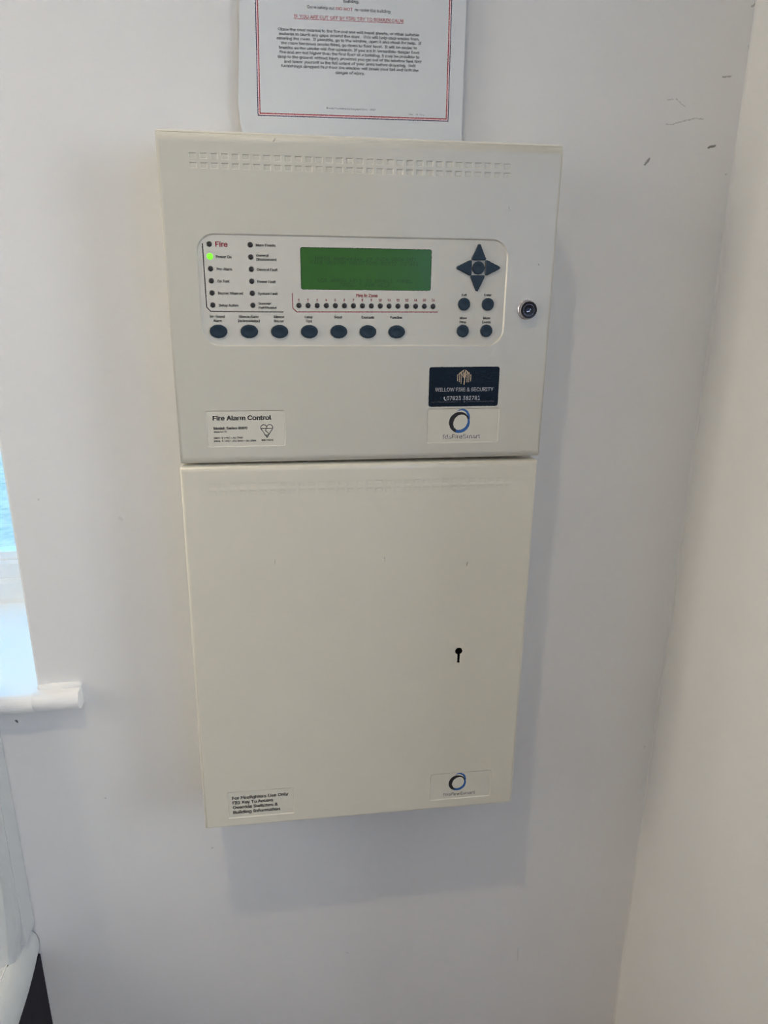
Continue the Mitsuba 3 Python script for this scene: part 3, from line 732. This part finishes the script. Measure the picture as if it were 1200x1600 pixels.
# back cushion: padded front, a little thicker towards the seat
pad = [(-0.02, SEAT - 0.03), (-0.02, SEAT + 0.42)] + arc(-0.033, SEAT + 0.410, 0.010, 90, 180, 5) + [(-0.049, SEAT + 0.30), (-0.054, SEAT + 0.14), (-0.058, SEAT + 0.05), (-0.060, SEAT - 0.03)]
back = section_yz(pad, BX0, BX1 - 0.0005)
plan = section_xy([(BX0, -0.01), (BX0, -0.08)] + [(BX1 - 0.034 + 0.033 * math.sin(t), -0.037 - 0.026 * math.cos(t)) for t in np.linspace(0, 1.5708, 10)] + [(BX1 - 0.001, -0.01)], SEAT - 0.1, SEAT + 0.5)
side = Polygon([(BX0, SEAT - 0.06), (-0.505, SEAT - 0.06), (-0.494, SEAT - 0.050), (-0.483, SEAT - 0.024), (-0.470, SEAT + 0.010), (-0.461, SEAT + 0.035), (-0.4550, SEAT + 0.062), (-0.4524, SEAT + 0.085), (-0.4515, SEAT + 0.11), (-0.4515, SEAT + 0.5), (BX0, SEAT + 0.5)])
bm = M2T(((back ^ plan) ^ man(ext(side, -0.2, 0.1))).refine_to_length(0.02))
obj(BE + '__back_cushion', bm, 'white_leather', 45)
# seat: cushion, roll along its end with a seam
cush = m3.Manifold.hull(m3.Manifold.batch_boolean([m3.Manifold.sphere(0.02, 24).translate([x, y, SEAT + dz]) for dz in (-0.002, -0.03) for x in (BX0 + 0.03, BX1 - 0.049) for y in (-0.065, -0.47)], m3.OpType.Add))
obj(BE + '__seat_cushion', cush, 'white_leather', 40)
def tube(pts, r_, n=20, flat=1.0, upright=False):
    pts = np.asarray(pts, float)
    v, f = [], []
    for k, p in enumerate(pts):
        d = pts[min(k + 1, len(pts) - 1)] - pts[max(k - 1, 0)]
        d /= np.linalg.norm(d)
        a = np.cross(d, [0, 0, 1.0]); a /= np.linalg.norm(a)
        b = np.cross(a, d)
        if upright:
            a, b = np.array([1.0, 0, 0]), np.array([0, 0, 1.0])
        rk = r_[k] if hasattr(r_, '__len__') else r_
        v += [p + rk * (math.cos(t) * a * flat + math.sin(t) * b) for t in np.linspace(0, 2 * np.pi, n, endpoint=False)]
    m = len(pts)
    for k in range(m - 1):
        for i in range(n):
            j = (i + 1) % n
            f += [(k * n + i, (k + 1) * n + j, k * n + j), (k * n + i, (k + 1) * n + i, (k + 1) * n + j)]
    v += [pts[0], pts[-1]]
    f += [(m * n, i, (i + 1) % n) for i in range(n)] + [(m * n + 1, (m - 1) * n + (i + 1) % n, (m - 1) * n + i) for i in range(n)]
    return trimesh.Trimesh(v, f, process=False)
ry = [-0.001, -0.003, -0.007, -0.014, -0.03, -0.06, -0.10, -0.2, -0.35, -0.46, -0.49, -0.498]
rr = [0.0235, 0.0275, 0.0298, 0.0310, 0.0318, 0.032, 0.032, 0.032, 0.031, 0.029, 0.022, 0.010]
rz = [SEAT + 0.011 - 0.10 * min(abs(y), 0.1) - 0.02 * max(abs(y) - 0.1, 0) for y in ry]
FLAT = 0.66
rx = [BX1 + 0.002 + 0.004 * min(abs(y) / 0.05, 1.0) - FLAT * k for y, k in zip(ry, rr)]
obj(BE + '__seat_roll', tube([(x, y, z) for x, y, z in zip(rx, ry, rz)], rr, 24, FLAT, True), 'white_leather', 50)
def on_roll(ang, y, lift=0.0004):
    at = lambda v: np.interp(-y, [-q for q in ry], v)
    k = at(rr) + lift
    return (at(rx) + FLAT * k * math.cos(math.radians(ang)), y, at(rz) + k * math.sin(math.radians(ang)))
seam = [on_roll(a, y) for a, y in ((74, -0.010), (82, -0.03), (90, -0.045), (98, -0.06), (104, -0.09), (112, -0.14), (112, -0.25), (112, -0.42))]
obj(BE + '__seam', tube(seam, 0.0009, 8), 'thread', 60)
obj(BE + '__seam', tube([(x + 0.0016, y, z) for x, y, z in seam[:4]], 0.0005, 6), 'thread_dark', 60)
obj(BE + '__base', bx(BX0 + 0.02, BX1, -0.47, -0.001, 0.0, SEAT - 0.012), 'dark_plinth')
tag(BE + '__base', 'dark base under the seat')
